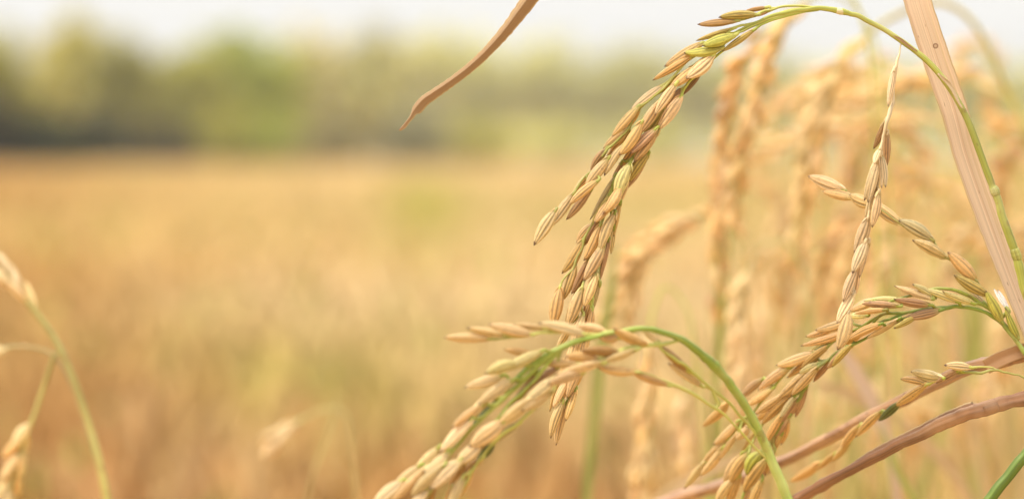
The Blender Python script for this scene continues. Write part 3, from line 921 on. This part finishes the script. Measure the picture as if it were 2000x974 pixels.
# ------------------------------------------------------------------ panicle at the right, drooping to the lower centre
dB = lambda x, y: 0.704 + 0.052 * max(0, min(1, (1720 - x) / 370))
B_STEM = [(1690, 648, 4), (1720, 629, 5), (1750, 618, 5), (1790, 606, 6), (1820, 602, 6), (1845, 600, 6), (1870, 598, 7), (1895, 600, 7), (1920, 608, 7), (1940, 618, 8), (1955, 628, 9), (1967, 642, 9), (1985, 665, 9), (2004, 692, 10), (2040, 760, 11), (2070, 870, 12), (2090, 1050, 13), (2100, 3000, 16), (2100, 8700, 18)]
B_BR = [
    ([(1955, 626, 5), (1935, 606, 7), (1905, 584, 7), (1875, 570, 7), (1840, 564, 6), (1815, 566, 5), (1790, 573, 6), (1760, 582, 5), (1735, 590, 5), (1712, 602, 5), (1690, 616, 4)], GREEN, M_STEM, ''),
    ([(1880, 599, 4), (1840, 603, 5), (1790, 608, 6), (1750, 612, 6), (1730, 612, 6), (1712, 620, 6), (1680, 640, 6), (1655, 652, 6), (1625, 668, 6), (1600, 680, 5), (1580, 692, 5), (1552, 712, 5), (1532, 730, 5), (1510, 756, 5), (1490, 782, 5), (1470, 805, 4), (1448, 822, 4), (1430, 850, 4), (1412, 875, 4), (1380, 902, 3)], GREEN, M_STEM, ''),
    ([(1860, 600, 4), (1800, 612, 5), (1760, 626, 5), (1725, 640, 5), (1700, 655, 5), (1668, 672, 6), (1640, 684, 6), (1615, 704, 6), (1598, 718, 6), (1580, 745, 6), (1565, 770, 6), (1545, 800, 6), (1525, 830, 6), (1505, 862, 6), (1490, 890, 6), (1470, 925, 6), (1455, 960, 6), (1440, 1000, 4)], GREEN_D, M_STEM, ''),
    ([(1660, 678, 4), (1630, 695, 5), (1602, 712, 5), (1580, 728, 4), (1540, 768, 4), (1510, 800, 4), (1485, 838, 4), (1462, 875, 4), (1450, 915, 4), (1430, 950, 3)], GREEN, M_STEM, ''),
    ([(1970, 642, 5), (1955, 622, 5), (1945, 604, 4), (1930, 580, 4), (1912, 556, 4), (1903, 545, 4), (1880, 524, 3.5), (1853, 506, 4), (1840, 496, 4), (1826, 476, 4), (1818, 466, 4.5), (1790, 450, 3), (1760, 437, 3), (1730, 416, 3), (1700, 399, 3), (1664, 386, 3), (1646, 371, 2.5)], (0.50, 0.44, 0.13), M_STEM, 'd'),
]
B_GR = """
1955 625 1927 572 20 G -.8;1988 657 1965 605 15 G -.2;1966 602 1943 566 8 Vh .1;1969 604 1950 568 8 Vh .6;1923 592 1893 565 11 Kh .3;1898 591 1845 570 12 g -.6;1869 589 1811 567 13 g -.6;1823 579 1785 557 13 g -.1;1817 582 1752 560 15 T -.4;1815 595 1751 585 14 Bh -.8;
1754 597 1689 593 15 B -.8;1754 584 1692 588 11 g 0;1727 605 1673 612 11 O -.9;1705 588 1664 605 17 T .4;1692 616 1658 618 15 g -.2;1835 606 1772 620 15 Bh -.5;1791 617 1749 639 13 Y -.2;1753 624 1697 658 14 Ph -.8;1718 634 1659 662 17 O -1;1698 640 1639 666 16 O -.2;
1656 626 1597 643 19 T -.4;1628 640 1578 656 15 T .4;1652 648 1570 673 19 T -.9;1617 665 1588 681 12 Y .5;1683 645 1645 670 17 O .4;1664 673 1628 713 14 Y 0;1650 680 1617 717 14 B -.4;1622 706 1591 742 12 B .1;1588 689 1521 712 20 T -1;1614 678 1567 717 16 O -.3;1592 703 1541 735 16 O .2;1599 710 1563 727 15 g -.7;
1595 719 1549 768 20 T -1.5;1579 723 1525 772 20 T -1.2;1538 719 1485 758 19 T -.8;1507 759 1456 790 17 O -.5;1489 741 1449 776 17 B 1.2;1529 771 1479 806 20 T -1;1546 771 1492 824 20 O 0;1521 794 1479 820 16 O .5;1561 779 1524 832 15 B .2;1541 814 1505 861 16 B .1;1529 808 1496 863 20 O -.4;1553 773 1525 813 10 K -.8;1538 819 1527 864 14 O .8;1575 757 1555 810 15 B .5;
1420 788 1375 829 20 O .8;1439 824 1396 864 17 T -.8;1442 844 1408 894 15 Ph -1;1420 858 1375 902 15 T -.6;1410 876 1370 925 16 T -1;1379 901 1340 950 17 Ph -.6;1458 818 1438 852 16 O .3;1462 832 1438 856 15 T -.3;1475 845 1449 882 17 O .2;1486 883 1460 923 25 G -.8;1447 888 1416 941 16 T -.3;1460 888 1427 941 20 O -.6;1429 938 1400 980 19 T -.6;1495 899 1456 956 22 O -.8;1487 938 1463 994 20 O -.4;1526 848 1504 884 16 O .7;1444 932 1424 988 16 O .4;1462 955 1446 1004 15 T .5;1505 868 1478 910 16 B .9;1512 880 1496 925 14 O .8;
1646 370 1584 346 20 Ph -.3 d;1664 386 1611 375 16 O -.5 d;1701 399 1662 382 18 Th 0 d;1761 437 1704 393 18 Th 0 d;1818 466 1760 433 18 K -.3 d;1845 501 1787 471 18 K -.3 d;1903 544 1855 496 20 O -.4 d;1926 574 1868 540 15 Y -.6 d
"""
traced_panicle("rice panicle bowing from the right edge, its side branch crossing the withered hanging one", None,
               B_STEM, B_BR, B_GR, dB, (0.26, 0.33, 0.05))

# ------------------------------------------------------------------ foreground arching panicle, out of focus
dC = lambda x, y: 0.673 - 0.027 * max(0, min(1, (1500 - x) / 260))
C_STEM = [(985, 768, 5), (1010, 738, 9), (1035, 715, 11), (1060, 698, 11), (1085, 684, 12), (1115, 671, 12), (1150, 660, 10), (1200, 648, 10), (1260, 642, 11), (1300, 650, 12), (1340, 668, 14), (1380, 700, 18), (1396, 714, 21), (1410, 730, 18), (1430, 755, 18), (1460, 800, 18), (1490, 860, 19), (1520, 930, 20), (1545, 990, 21), (1590, 1150, 22), (1620, 1500, 22), (1640, 3000, 24), (1640, 9000, 26)]
C_BR = [
    ([(1260, 643, 4), (1200, 650, 4), (1165, 653, 5), (1130, 652, 5), (1095, 650, 5), (1060, 650, 5), (1030, 656, 5), (1000, 659, 4), (965, 662, 4), (948, 662, 3)], GREEN_P, M_STEM, ''),
    ([(1120, 668, 6), (1080, 690, 9), (1050, 715, 10), (1020, 745, 10), (995, 768, 9), (970, 790, 9), (945, 812, 9), (920, 838, 9), (895, 868, 8), (870, 892, 7), (840, 915, 6), (800, 945, 5), (770, 970, 4)], GREEN, M_STEM, ''),
    ([(1100, 678, 5), (1070, 710, 7), (1045, 742, 7), (1015, 770, 7), (990, 795, 7), (965, 825, 6), (935, 855, 6), (905, 890, 6), (870, 925, 6), (840, 960, 6), (810, 1000, 5)], GREEN, M_STEM, ''),
    ([(1330, 664, 6), (1290, 672, 8), (1250, 676, 9), (1210, 684, 8), (1180, 700, 8), (1150, 716, 7), (1110, 735, 7), (1080, 752, 6), (1050, 790, 6), (1025, 815, 7), (1000, 835, 7), (970, 858, 6), (945, 885, 6), (920, 925, 5), (900, 960, 4)], GREEN_P, M_STEM, ''),
    ([(1500, 884, 6), (1470, 838, 6), (1447, 813, 6), (1419, 782, 6), (1391, 759, 7), (1367, 739, 7), (1337, 713, 7), (1318, 700, 8), (1294, 683, 6), (1280, 668, 5)], GREEN_P, M_STEM, ''),
    ([(1510, 905, 5), (1470, 868, 5), (1423, 817, 5), (1386, 789, 6), (1348, 765, 7), (1305, 746, 6), (1272, 733, 5), (1240, 725, 4)], GREEN_P, M_STEM, ''),
    ([(1391, 759, 5), (1398, 775, 6), (1402, 790, 5), (1396, 800, 3)], GREEN_P, M_STEM, ''),
    ([(1247, 668, 1.5), (1253, 690, 1.6), (1250, 712, 1.4), (1245, 722, 1)], (0.6, 0.5, 0.36), M_STEM, ''),
]
C_GR = """
949 661 880 659 19 T -.3;980 653 922 642 17 T -.2;1030 651 966 636 17 T 0;1062 641 1012 634 14 P .2;1135 650 1065 633 20 P -.1;1180 647 1133 638 14 T .3;1206 659 1174 657 13 O .2;1257 671 1207 646 20 O -.3;1286 667 1256 644 13 P .2;1200 688 1145 685 21 R -.5;1238 684 1185 702 15 P -.3;
1163 702 1113 697 18 O -.6;1126 710 1068 709 16 O .2;1170 709 1096 729 19 P -1;1132 730 1079 747 20 P -.8;1238 725 1176 717 17 O -.3;1298 749 1236 726 15 O 0;1037 690 992 683 15 O .4;1053 688 992 717 18 g -.5;1006 711 957 727 19 g -.7;976 735 918 753 19 P 0;
996 746 943 783 21 P -.8;951 777 920 808 18 P .2;940 793 891 829 19 P -.4;916 824 868 873 23 P -.7;969 784 922 832 12 X .2;1084 740 1031 781 21 P -1;1074 767 1027 797 18 P -.3;1033 783 978 828 23 P -1;977 828 926 866 25 P -1.1;1008 830 957 863 15 K .4;961 869 936 894 13 X .5;
936 865 896 901 23 P -.6;894 902 848 947 25 P -1.1;862 913 811 961 23 P -.9;938 898 904 934 18 O .1;902 936 879 988 16 P -.4;872 886 834 916 20 P -.2;854 876 814 914 14 P .2;832 914 771 972 20 P -.5;816 912 771 948 15 P .2;779 942 735 978 22 P -.2;831 958 800 1000 18 P -.3;848 943 832 990 12 R .4;920 915 898 965 16 O .5;
1043 734 1002 787 15 R .6;1086 720 1041 755 15 B .7;1364 749 1314 715 13 P .8;1338 719 1293 680 13 R .4;880 955 862 1000 17 T .3;1010 790 975 836 16 B .8;960 845 930 885 17 O .8;905 905 880 950 17 O .7
"""
traced_panicle("out-of-focus foreground rice panicle whose thick green stem arches to the lower left", None,
               C_STEM, C_BR, C_GR, dC, (0.28, 0.36, 0.055), gl_scale=1.32, gw_scale=1.15)

# ------------------------------------------------------------------ thin panicle over the dry stalks
dD = lambda x, y: 0.699 + 0.075 * max(0, min(1, (1840 - x) / 290))
D_STEM = [(1840, 740, 3), (1860, 730, 4), (1885, 727, 6), (1915, 727, 6), (1945, 722, 5), (1965, 727, 4), (1985, 731, 3.5), (2004, 738, 3.5), (2040, 756, 4), (2080, 850, 6), (2100, 1100, 8), (2110, 3000, 12), (2110, 8700, 14)]
D_BR = [
    ([(1945, 722, 3), (1930, 716, 3.5), (1910, 717, 4), (1893, 717, 4)], GREEN_P, M_STEM, ''),
    ([(1885, 727, 4), (1862, 730, 4), (1838, 738, 4), (1812, 752, 4), (1790, 765, 4), (1764, 783, 4), (1740, 798, 4), (1719, 808, 4), (1700, 818, 4), (1679, 832, 4), (1660, 858, 3.5), (1640, 880, 3.5), (1615, 896, 3.5), (1597, 907, 3)], GREEN, M_STEM, ''),
]
D_GR = """
1894 717 1849 713 12 P -.3;1870 724 1832 745 12 Bh -.4;1838 737 1785 727 18 Kh -.3;1810 749 1764 741 14 O 0;1806 753 1753 789 14 O -.3;1755 787 1720 818 13 X 0;1719 806 1676 848 13 O -.2;1678 832 1647 872 13 O 0;1658 864 1628 898 13 O 0;1628 887 1597 915 12 O 0;1599 905 1548 936 16 O -.3
"""
traced_panicle("thin sparse rice panicle across the upper dry stalk, with one dark green grain", None,
               D_STEM, D_BR, D_GR, dD, (0.30, 0.28, 0.06), gl_scale=1.2, gw_scale=1.32)

# ------------------------------------------------------------------ blurred plants behind
def rice_behind(label, px, d, spread=24, f0=0.5, color='O', ng=55, nb=5, group=None, stem_col=GREEN_P, sw=9, seed=0, gap=0.0044, mixc=None, bright=1.18):
    """stalk from its tip back to the ground: px runs from the panicle's tip to the foot"""
    rnd = random.Random(seed)
    d = d * 1.0
    s = spline([(p[0], p[1]) for p in px], 14)
    pts = [P(x, y, d) for x, y in s]
    cum = [0.0]
    for i in range(1, len(pts)): cum.append(cum[-1] + (pts[i] - pts[i - 1]).length)
    plen = f0 * 0.01 * 10                                    # panicle length in metres
    n = len(pts)
    wpx = [sw * (0.4 + 0.6 * min(1, c / plen)) for c in cum]
    rad = [w * 0.5 * FOCUS / FPX for w in wpx]
    root = thing("rice_stalk", Vector((pts[-1].x, pts[-1].y, 0)), label, "rice stalk", group)
    mb = MB(); mb.tube(pts, rad, 8)
    mb.build("stem", M_STEM, root, stem_col)
    ip = max(i for i in range(n) if cum[i] <= plen)

    def at(c):
        c = max(0, min(c, cum[-1] - 1e-5))
        i = max(k for k in range(n) if cum[k] <= c)
        i = min(i, n - 2)
        return pts[i].lerp(pts[i + 1], (c - cum[i]) / max(1e-9, cum[i + 1] - cum[i]))
    per = max(3, ng // max(1, nb))
    for b in range(nb):
        c0 = plen * (1 - 0.55 * b / nb) * rnd.uniform(0.92, 1.0)
        c1 = max(0.0, c0 - per * gap * 0.95) if b < nb - 1 else 0.0
        ang = rnd.uniform(0, 2 * math.pi)
        amp = spread * PXM * rnd.uniform(0.35, 1.0)
        bp = []
        for k in range(12):
            t = k / 11
            c = c0 + (c1 - c0) * t
            p = at(c)
            tt = (at(c - 0.003) - at(c + 0.003)).normalized()
            N = tt.orthogonal().normalized(); B = tt.cross(N)
            e = min(1, t * 1.6)
            bp.append(p + (N * math.cos(ang + t) + B * math.sin(ang + t)) * amp * e)
        m = MB(); m.tube(bp, [0.0005 - 0.0002 * k / 11 for k in range(12)], 6)
        o = m.build("branch", M_STEM, root, stem_col)
        for g in range(per):
            t = 0.12 + 0.88 * (g + 0.5) / per
            i = min(10, int(t * 11))
            p = bp[i].lerp(bp[i + 1], t * 11 - i)
            tt = (bp[min(11, i + 1)] - bp[max(0, i - 1)]).normalized()
            N = tt.orthogonal().normalized(); B = tt.cross(N)
            a2 = g * math.pi + rnd.uniform(-0.7, 0.7)
            side = N * math.cos(a2) + B * math.sin(a2)
            tip = (tt + side * rnd.uniform(0.12, 0.42)).normalized()
            pc = tuple(min(0.8, v * bright) for v in PAL[rnd.choice(mixc) if mixc else color])
            place_grain(o, p + side * 0.0008, p + side * 0.0008 + tip * rnd.uniform(0.0078, 0.0094), rnd.uniform(0.0025, 0.0033), pc, lo=True)
    return root


BG = "blurred rice stalks behind the sharp ones"
FOOT = 9500
rice_behind("blurred brown panicle hanging straight down right of the main panicle", [(1390, 600), (1396, 520), (1402, 440), (1410, 360), (1422, 270), (1438, 180), (1460, 110), (1500, 55), (1560, 10), (1630, -10), (1700, 60), (1730, 300), (1750, 700), (1760, 1500), (1765, 6200)], 1.0, 30, 1.15, ng=84, nb=7, group=BG, seed=1, mixc='OOTBT')
rice_behind("blurred tan panicle hanging just right of the blurred brown one", [(1440, 430), (1446, 360), (1458, 280), (1474, 210), (1490, 150), (1512, 95), (1545, 40), (1595, -15), (1650, -20), (1690, 60), (1710, 400), (1725, 900), (1730, 6200)], 0.98, 20, 0.85, ng=60, nb=5, group=BG, seed=2, mixc='OOTT')
rice_behind("blurred pale panicle hanging in the gap above the foreground arch's stem", [(1438, 790), (1440, 720), (1444, 650), (1450, 585), (1462, 530), (1490, 480), (1535, 475), (1570, 530), (1590, 700), (1605, 1200), (1610, 6200)], 1.0, 26, 0.55, ng=54, nb=5, group=BG, seed=3, mixc='PPPT', stem_col=(0.5, 0.42, 0.18))
rice_behind("blurred panicle on a long olive stem at the upper right corner", [(1548, 520), (1560, 430), (1576, 330), (1592, 240), (1618, 165), (1655, 105), (1710, 55), (1775, 20), (1830, 5), (1880, 25), (1930, 90), (1965, 170), (2000, 245), (2035, 380), (2060, 700), (2070, 1500), (2075, 6000)], 1.03, 26, 1.0, ng=72, nb=6, group=BG, seed=4, mixc='OTPT', stem_col=(0.45, 0.36, 0.09), sw=17)
rice_behind("pale blurred panicle bowing left beyond the lower end of the main panicle", [(1190, 655), (1208, 590), (1235, 520), (1270, 470), (1310, 440), (1355, 420), (1405, 420), (1440, 470), (1460, 650), (1470, 1000), (1475, 6400)], 1.02, 34, 0.72, ng=66, nb=6, group=BG, seed=5, mixc='PTOPT', stem_col=(0.46, 0.40, 0.14))
rice_behind("blurred tan panicle hanging vertically below the foreground arch", [(1264, 1060), (1262, 960), (1264, 860), (1266, 760), (1268, 680), (1275, 610), (1300, 560), (1340, 600), (1365, 760), (1385, 1100), (1390, 6500)], 0.97, 22, 0.78, ng=66, nb=5, group=BG, seed=6, mixc='OTTP')
rice_behind("short pale blurred panicle between the foreground arch and its stem", [(1335, 900), (1335, 850), (1337, 800), (1345, 750), (1370, 720), (1400, 760), (1415, 900), (1420, 1300), (1425, 6500)], 1.06, 18, 0.3, ng=24, nb=3, group=BG, seed=7, mixc='PWT')
rice_behind("blurred panicle bowing level to the left at the top right, behind the broad leaf", [(1590, 235), (1640, 200), (1700, 176), (1770, 156), (1840, 150), (1910, 165), (1990, 220), (2050, 330), (2090, 600), (2100, 1500), (2105, 5500)], 1.13, 28, 0.72, ng=66, nb=6, group=BG, seed=8, mixc='OOTP')
rice_behind("blurred panicle bowing level to the left beneath the top right one", [(1485, 285), (1550, 262), (1620, 250), (1700, 238), (1780, 235), (1860, 245), (1950, 290), (2020, 400), (2060, 700), (2070, 1500), (2075, 5400)], 1.12, 26, 0.8, ng=66, nb=6, group=BG, seed=9, mixc='TPOP')
rice_behind("blurred orange panicle bowing down just right of the withered branch", [(1600, 580), (1635, 490), (1680, 415), (1740, 365), (1800, 335), (1860, 335), (1930, 380), (1990, 520), (2020, 800), (2030, 1500), (2035, 5400)], 1.15, 30, 0.8, ng=66, nb=6, group=BG, seed=10, mixc='OOTB')
MASS = "blurred tan rice stalk in the dense patch behind the crossing stalks at the right"
rnd = random.Random(5)
k = 0
for (tx, ty) in [(1500, 560), (1535, 640), (1570, 420), (1590, 700), (1620, 800), (1640, 560), (1660, 420), (1690, 680), (1720, 780), (1745, 520), (1770, 640), (1790, 860), (1815, 400), (1835, 560), (1860, 740), (1890, 640), (1915, 860), (1950, 420), (1960, 720), (1990, 600), (1510, 860), (1700, 930), (1480, 700), (1555, 530), (1610, 650), (1665, 760), (1600, 930), (1735, 690), (1780, 500), (1860, 480), (1920, 560), (1985, 800), (1840, 930), (1760, 960), (1545, 950), (1940, 940), (1650, 350), (1850, 640), (1490, 330), (1850, 240), (1960, 260), (1900, 340), (1745, 310), (1640, 290), (1560, 230), (1930, 480), (1700, 560)]:
    d = rnd.uniform(1.12, 1.45)
    sg = 1 if rnd.random() < 0.75 else -1
    a = rnd.uniform(0.5, 1.3)
    h = rnd.uniform(110, 240) / d
    px = [(tx, ty), (tx + sg * 6 * a, ty - h * 0.35), (tx + sg * 18 * a, ty - h * 0.68), (tx + sg * 45 * a, ty - h * 0.93), (tx + sg * 85 * a, ty - h), (tx + sg * 125 * a, ty - h * 0.8), (tx + sg * 150 * a, ty - h * 0.2), (tx + sg * 165 * a, ty + 500), (tx + sg * 170 * a, 5600 * 1.0 / d + 700)]
    rice_behind(MASS, px, d, rnd.uniform(12, 30), rnd.uniform(0.5, 0.75), ng=rnd.choice([24, 32, 40]), nb=4, group="dense patch of blurred rice stalks", seed=50 + k, mixc=rnd.choice(['TOTT', 'PTOW', 'PTPO', 'TTPW', 'OTOB']), stem_col=rnd.choice([GREEN_P, (0.5, 0.38, 0.15), (0.48, 0.42, 0.12)]))
    k += 1

# blurred dry and green leaves among them
def leaf_behind(label, px, d, color, group=None, name="dry_leaf", cat="dry leaf", root_x=None):
    o = thing(name, Vector((P(px[-1][0], px[-1][1], d).x, d, 0)), label, cat, group)
    _, pts = ribbon("blade", px, lambda x, y: d, color, o, fold=0.18, sections=7, per=6)
    stalk_to_ground(o, pts[-1], color, 0.0012)


leaf_behind("pinkish blurred dry leaf slanting down behind the lower end of the right panicle", [(1630, 660, 6), (1665, 715, 26), (1700, 775, 30), (1730, 850, 24), (1750, 950, 18), (1760, 1100, 14)], 0.93, (0.62, 0.44, 0.30))
leaf_behind("blurred tan leaf behind the two brown stalks, sloping right", [(1560, 740, 6), (1660, 770, 22), (1780, 840, 24), (1880, 950, 20), (1950, 1100, 14)], 1.02, (0.60, 0.40, 0.20))
leaf_behind("upright blurred green leaf left of the vertical tan panicle", [(1205, 480, 5), (1190, 580, 20), (1172, 700, 24), (1160, 820, 22), (1148, 940, 19), (1140, 1100, 16)], 1.0, (0.34, 0.36, 0.08), name="green_leaf", cat="green leaf")
leaf_behind("upright blurred green leaf behind the hanging brown panicle", [(1428, 330, 5), (1420, 440, 16), (1412, 560, 18), (1405, 700, 17), (1395, 860, 15), (1390, 1100, 13)], 1.05, (0.36, 0.38, 0.07), name="green_leaf", cat="green leaf")
leaf_behind("blurred green leaf slanting below the lower brown stalk", [(1720, 830, 4), (1740, 890, 13), (1775, 960, 15), (1830, 1080, 13)], 0.92, (0.36, 0.37, 0.07), name="green_leaf", cat="green leaf")
leaf_behind("blurred yellow-green leaf between the broad dry leaf and the right edge", [(1880, 420, 5), (1900, 560, 40), (1905, 700, 46), (1910, 850, 40), (1915, 1100, 30)], 1.4, (0.42, 0.42, 0.10), name="green_leaf", cat="green leaf")
leaf_behind("blurred tan leaf low in the middle, sloping up to the right", [(1470, 880, 5), (1400, 910, 22), (1330, 950, 28), (1270, 1000, 26), (1200, 1100, 18)], 0.95, (0.64, 0.45, 0.24))

for i, (x0, y0, dx, h, w, dd, c, nm) in enumerate([
    (1520, 300, 60, 500, 15, 1.2, (0.66, 0.50, 0.25), 'tan'), (1610, 380, -70, 460, 14, 1.15, (0.40, 0.40, 0.10), 'green'), (1690, 200, 110, 520, 13, 1.25, (0.68, 0.52, 0.28), 'tan'),
    (1765, 420, -90, 400, 15, 1.2, (0.42, 0.42, 0.12), 'green'), (1840, 520, 90, 420, 16, 1.1, (0.64, 0.46, 0.24), 'tan'), (1900, 620, -110, 330, 15, 1.15, (0.40, 0.41, 0.10), 'green'),
    (1945, 300, 50, 520, 14, 1.25, (0.66, 0.50, 0.27), 'tan'), (1480, 640, 90, 330, 14, 1.1, (0.64, 0.46, 0.22), 'tan'), (1650, 600, -60, 330, 13, 1.2, (0.41, 0.42, 0.11), 'green')]):
    leaf_behind("thin blurred %s leaf blade among the dense patch of blurred stalks at the right" % nm,
                [(x0, y0, 3), (x0 + dx * 0.12, y0 + h * 0.18, w * 0.7), (x0 + dx * 0.35, y0 + h * 0.45, w), (x0 + dx * 0.7, y0 + h * 0.8, w), (x0 + dx, y0 + h * 1.15, w * 0.9), (x0 + dx * 1.3, y0 + h * 1.9, w * 0.7)],
                dd, c, group="thin blurred %s leaf blades at the right" % nm, name="%s_leaf" % ('dry' if nm == 'tan' else 'green'), cat="%s leaf" % ('dry' if nm == 'tan' else 'green'))

# blurred plant at the left edge
LG = "blurred stalks at the left"
rice_behind("blurred green rice stalk at the left edge bowing left with pale grains", [(-70, 470), (-20, 512), (20, 552), (55, 592), (88, 634), (118, 680), (142, 735), (165, 800), (188, 872), (208, 960), (240, 1200), (260, 3000), (265, 7000)], 0.86, 11, 0.36, ng=20, nb=2, group=LG, seed=90, mixc='WPW', stem_col=(0.50, 0.43, 0.13), sw=14, gap=0.006)
rice_behind("blurred stalk at the left edge hanging to the bottom corner with tan grains", [(8, 1010), (26, 935), (45, 870), (65, 815), (82, 765), (97, 720), (108, 692), (122, 690), (150, 760), (180, 850), (205, 970), (235, 1200), (255, 7000)], 0.865, 14, 0.36, ng=33, nb=3, group=LG, seed=91, mixc='TOTP', stem_col=(0.42, 0.35, 0.08), sw=10)
rice_behind("blurred thin strand at the left edge reaching level to the frame edge", [(-50, 690), (-10, 683), (30, 677), (70, 680), (105, 694), (135, 740), (165, 820), (195, 930), (230, 1200), (250, 7000)], 0.87, 7, 0.13, ng=10, nb=2, group=LG, seed=92, mixc='PT', stem_col=(0.52, 0.40, 0.18), sw=8)
# ghostly plant left of centre
GG = "very blurred stalks left of centre"
rice_behind("very blurred stalk left of centre at the bottom with a pale bowed tip", [(535, 862), (560, 838), (590, 818), (620, 803), (650, 797), (675, 806), (686, 860), (692, 920), (697, 1000), (700, 6000)], 1.0, 10, 0.14, ng=10, nb=2, group=GG, seed=93, bright=0.95, mixc='PPT', stem_col=(0.48, 0.38, 0.15), sw=7)
rice_behind("very blurred upright stalk left of centre leaning under the pale bowed tip", [(660, 770), (655, 800), (640, 850), (620, 900), (605, 950), (595, 1020), (590, 6000)], 1.0, 4, 0.05, ng=0, nb=0, group=GG, seed=94, mixc='Y', bright=0.9, stem_col=(0.48, 0.38, 0.15), sw=6)
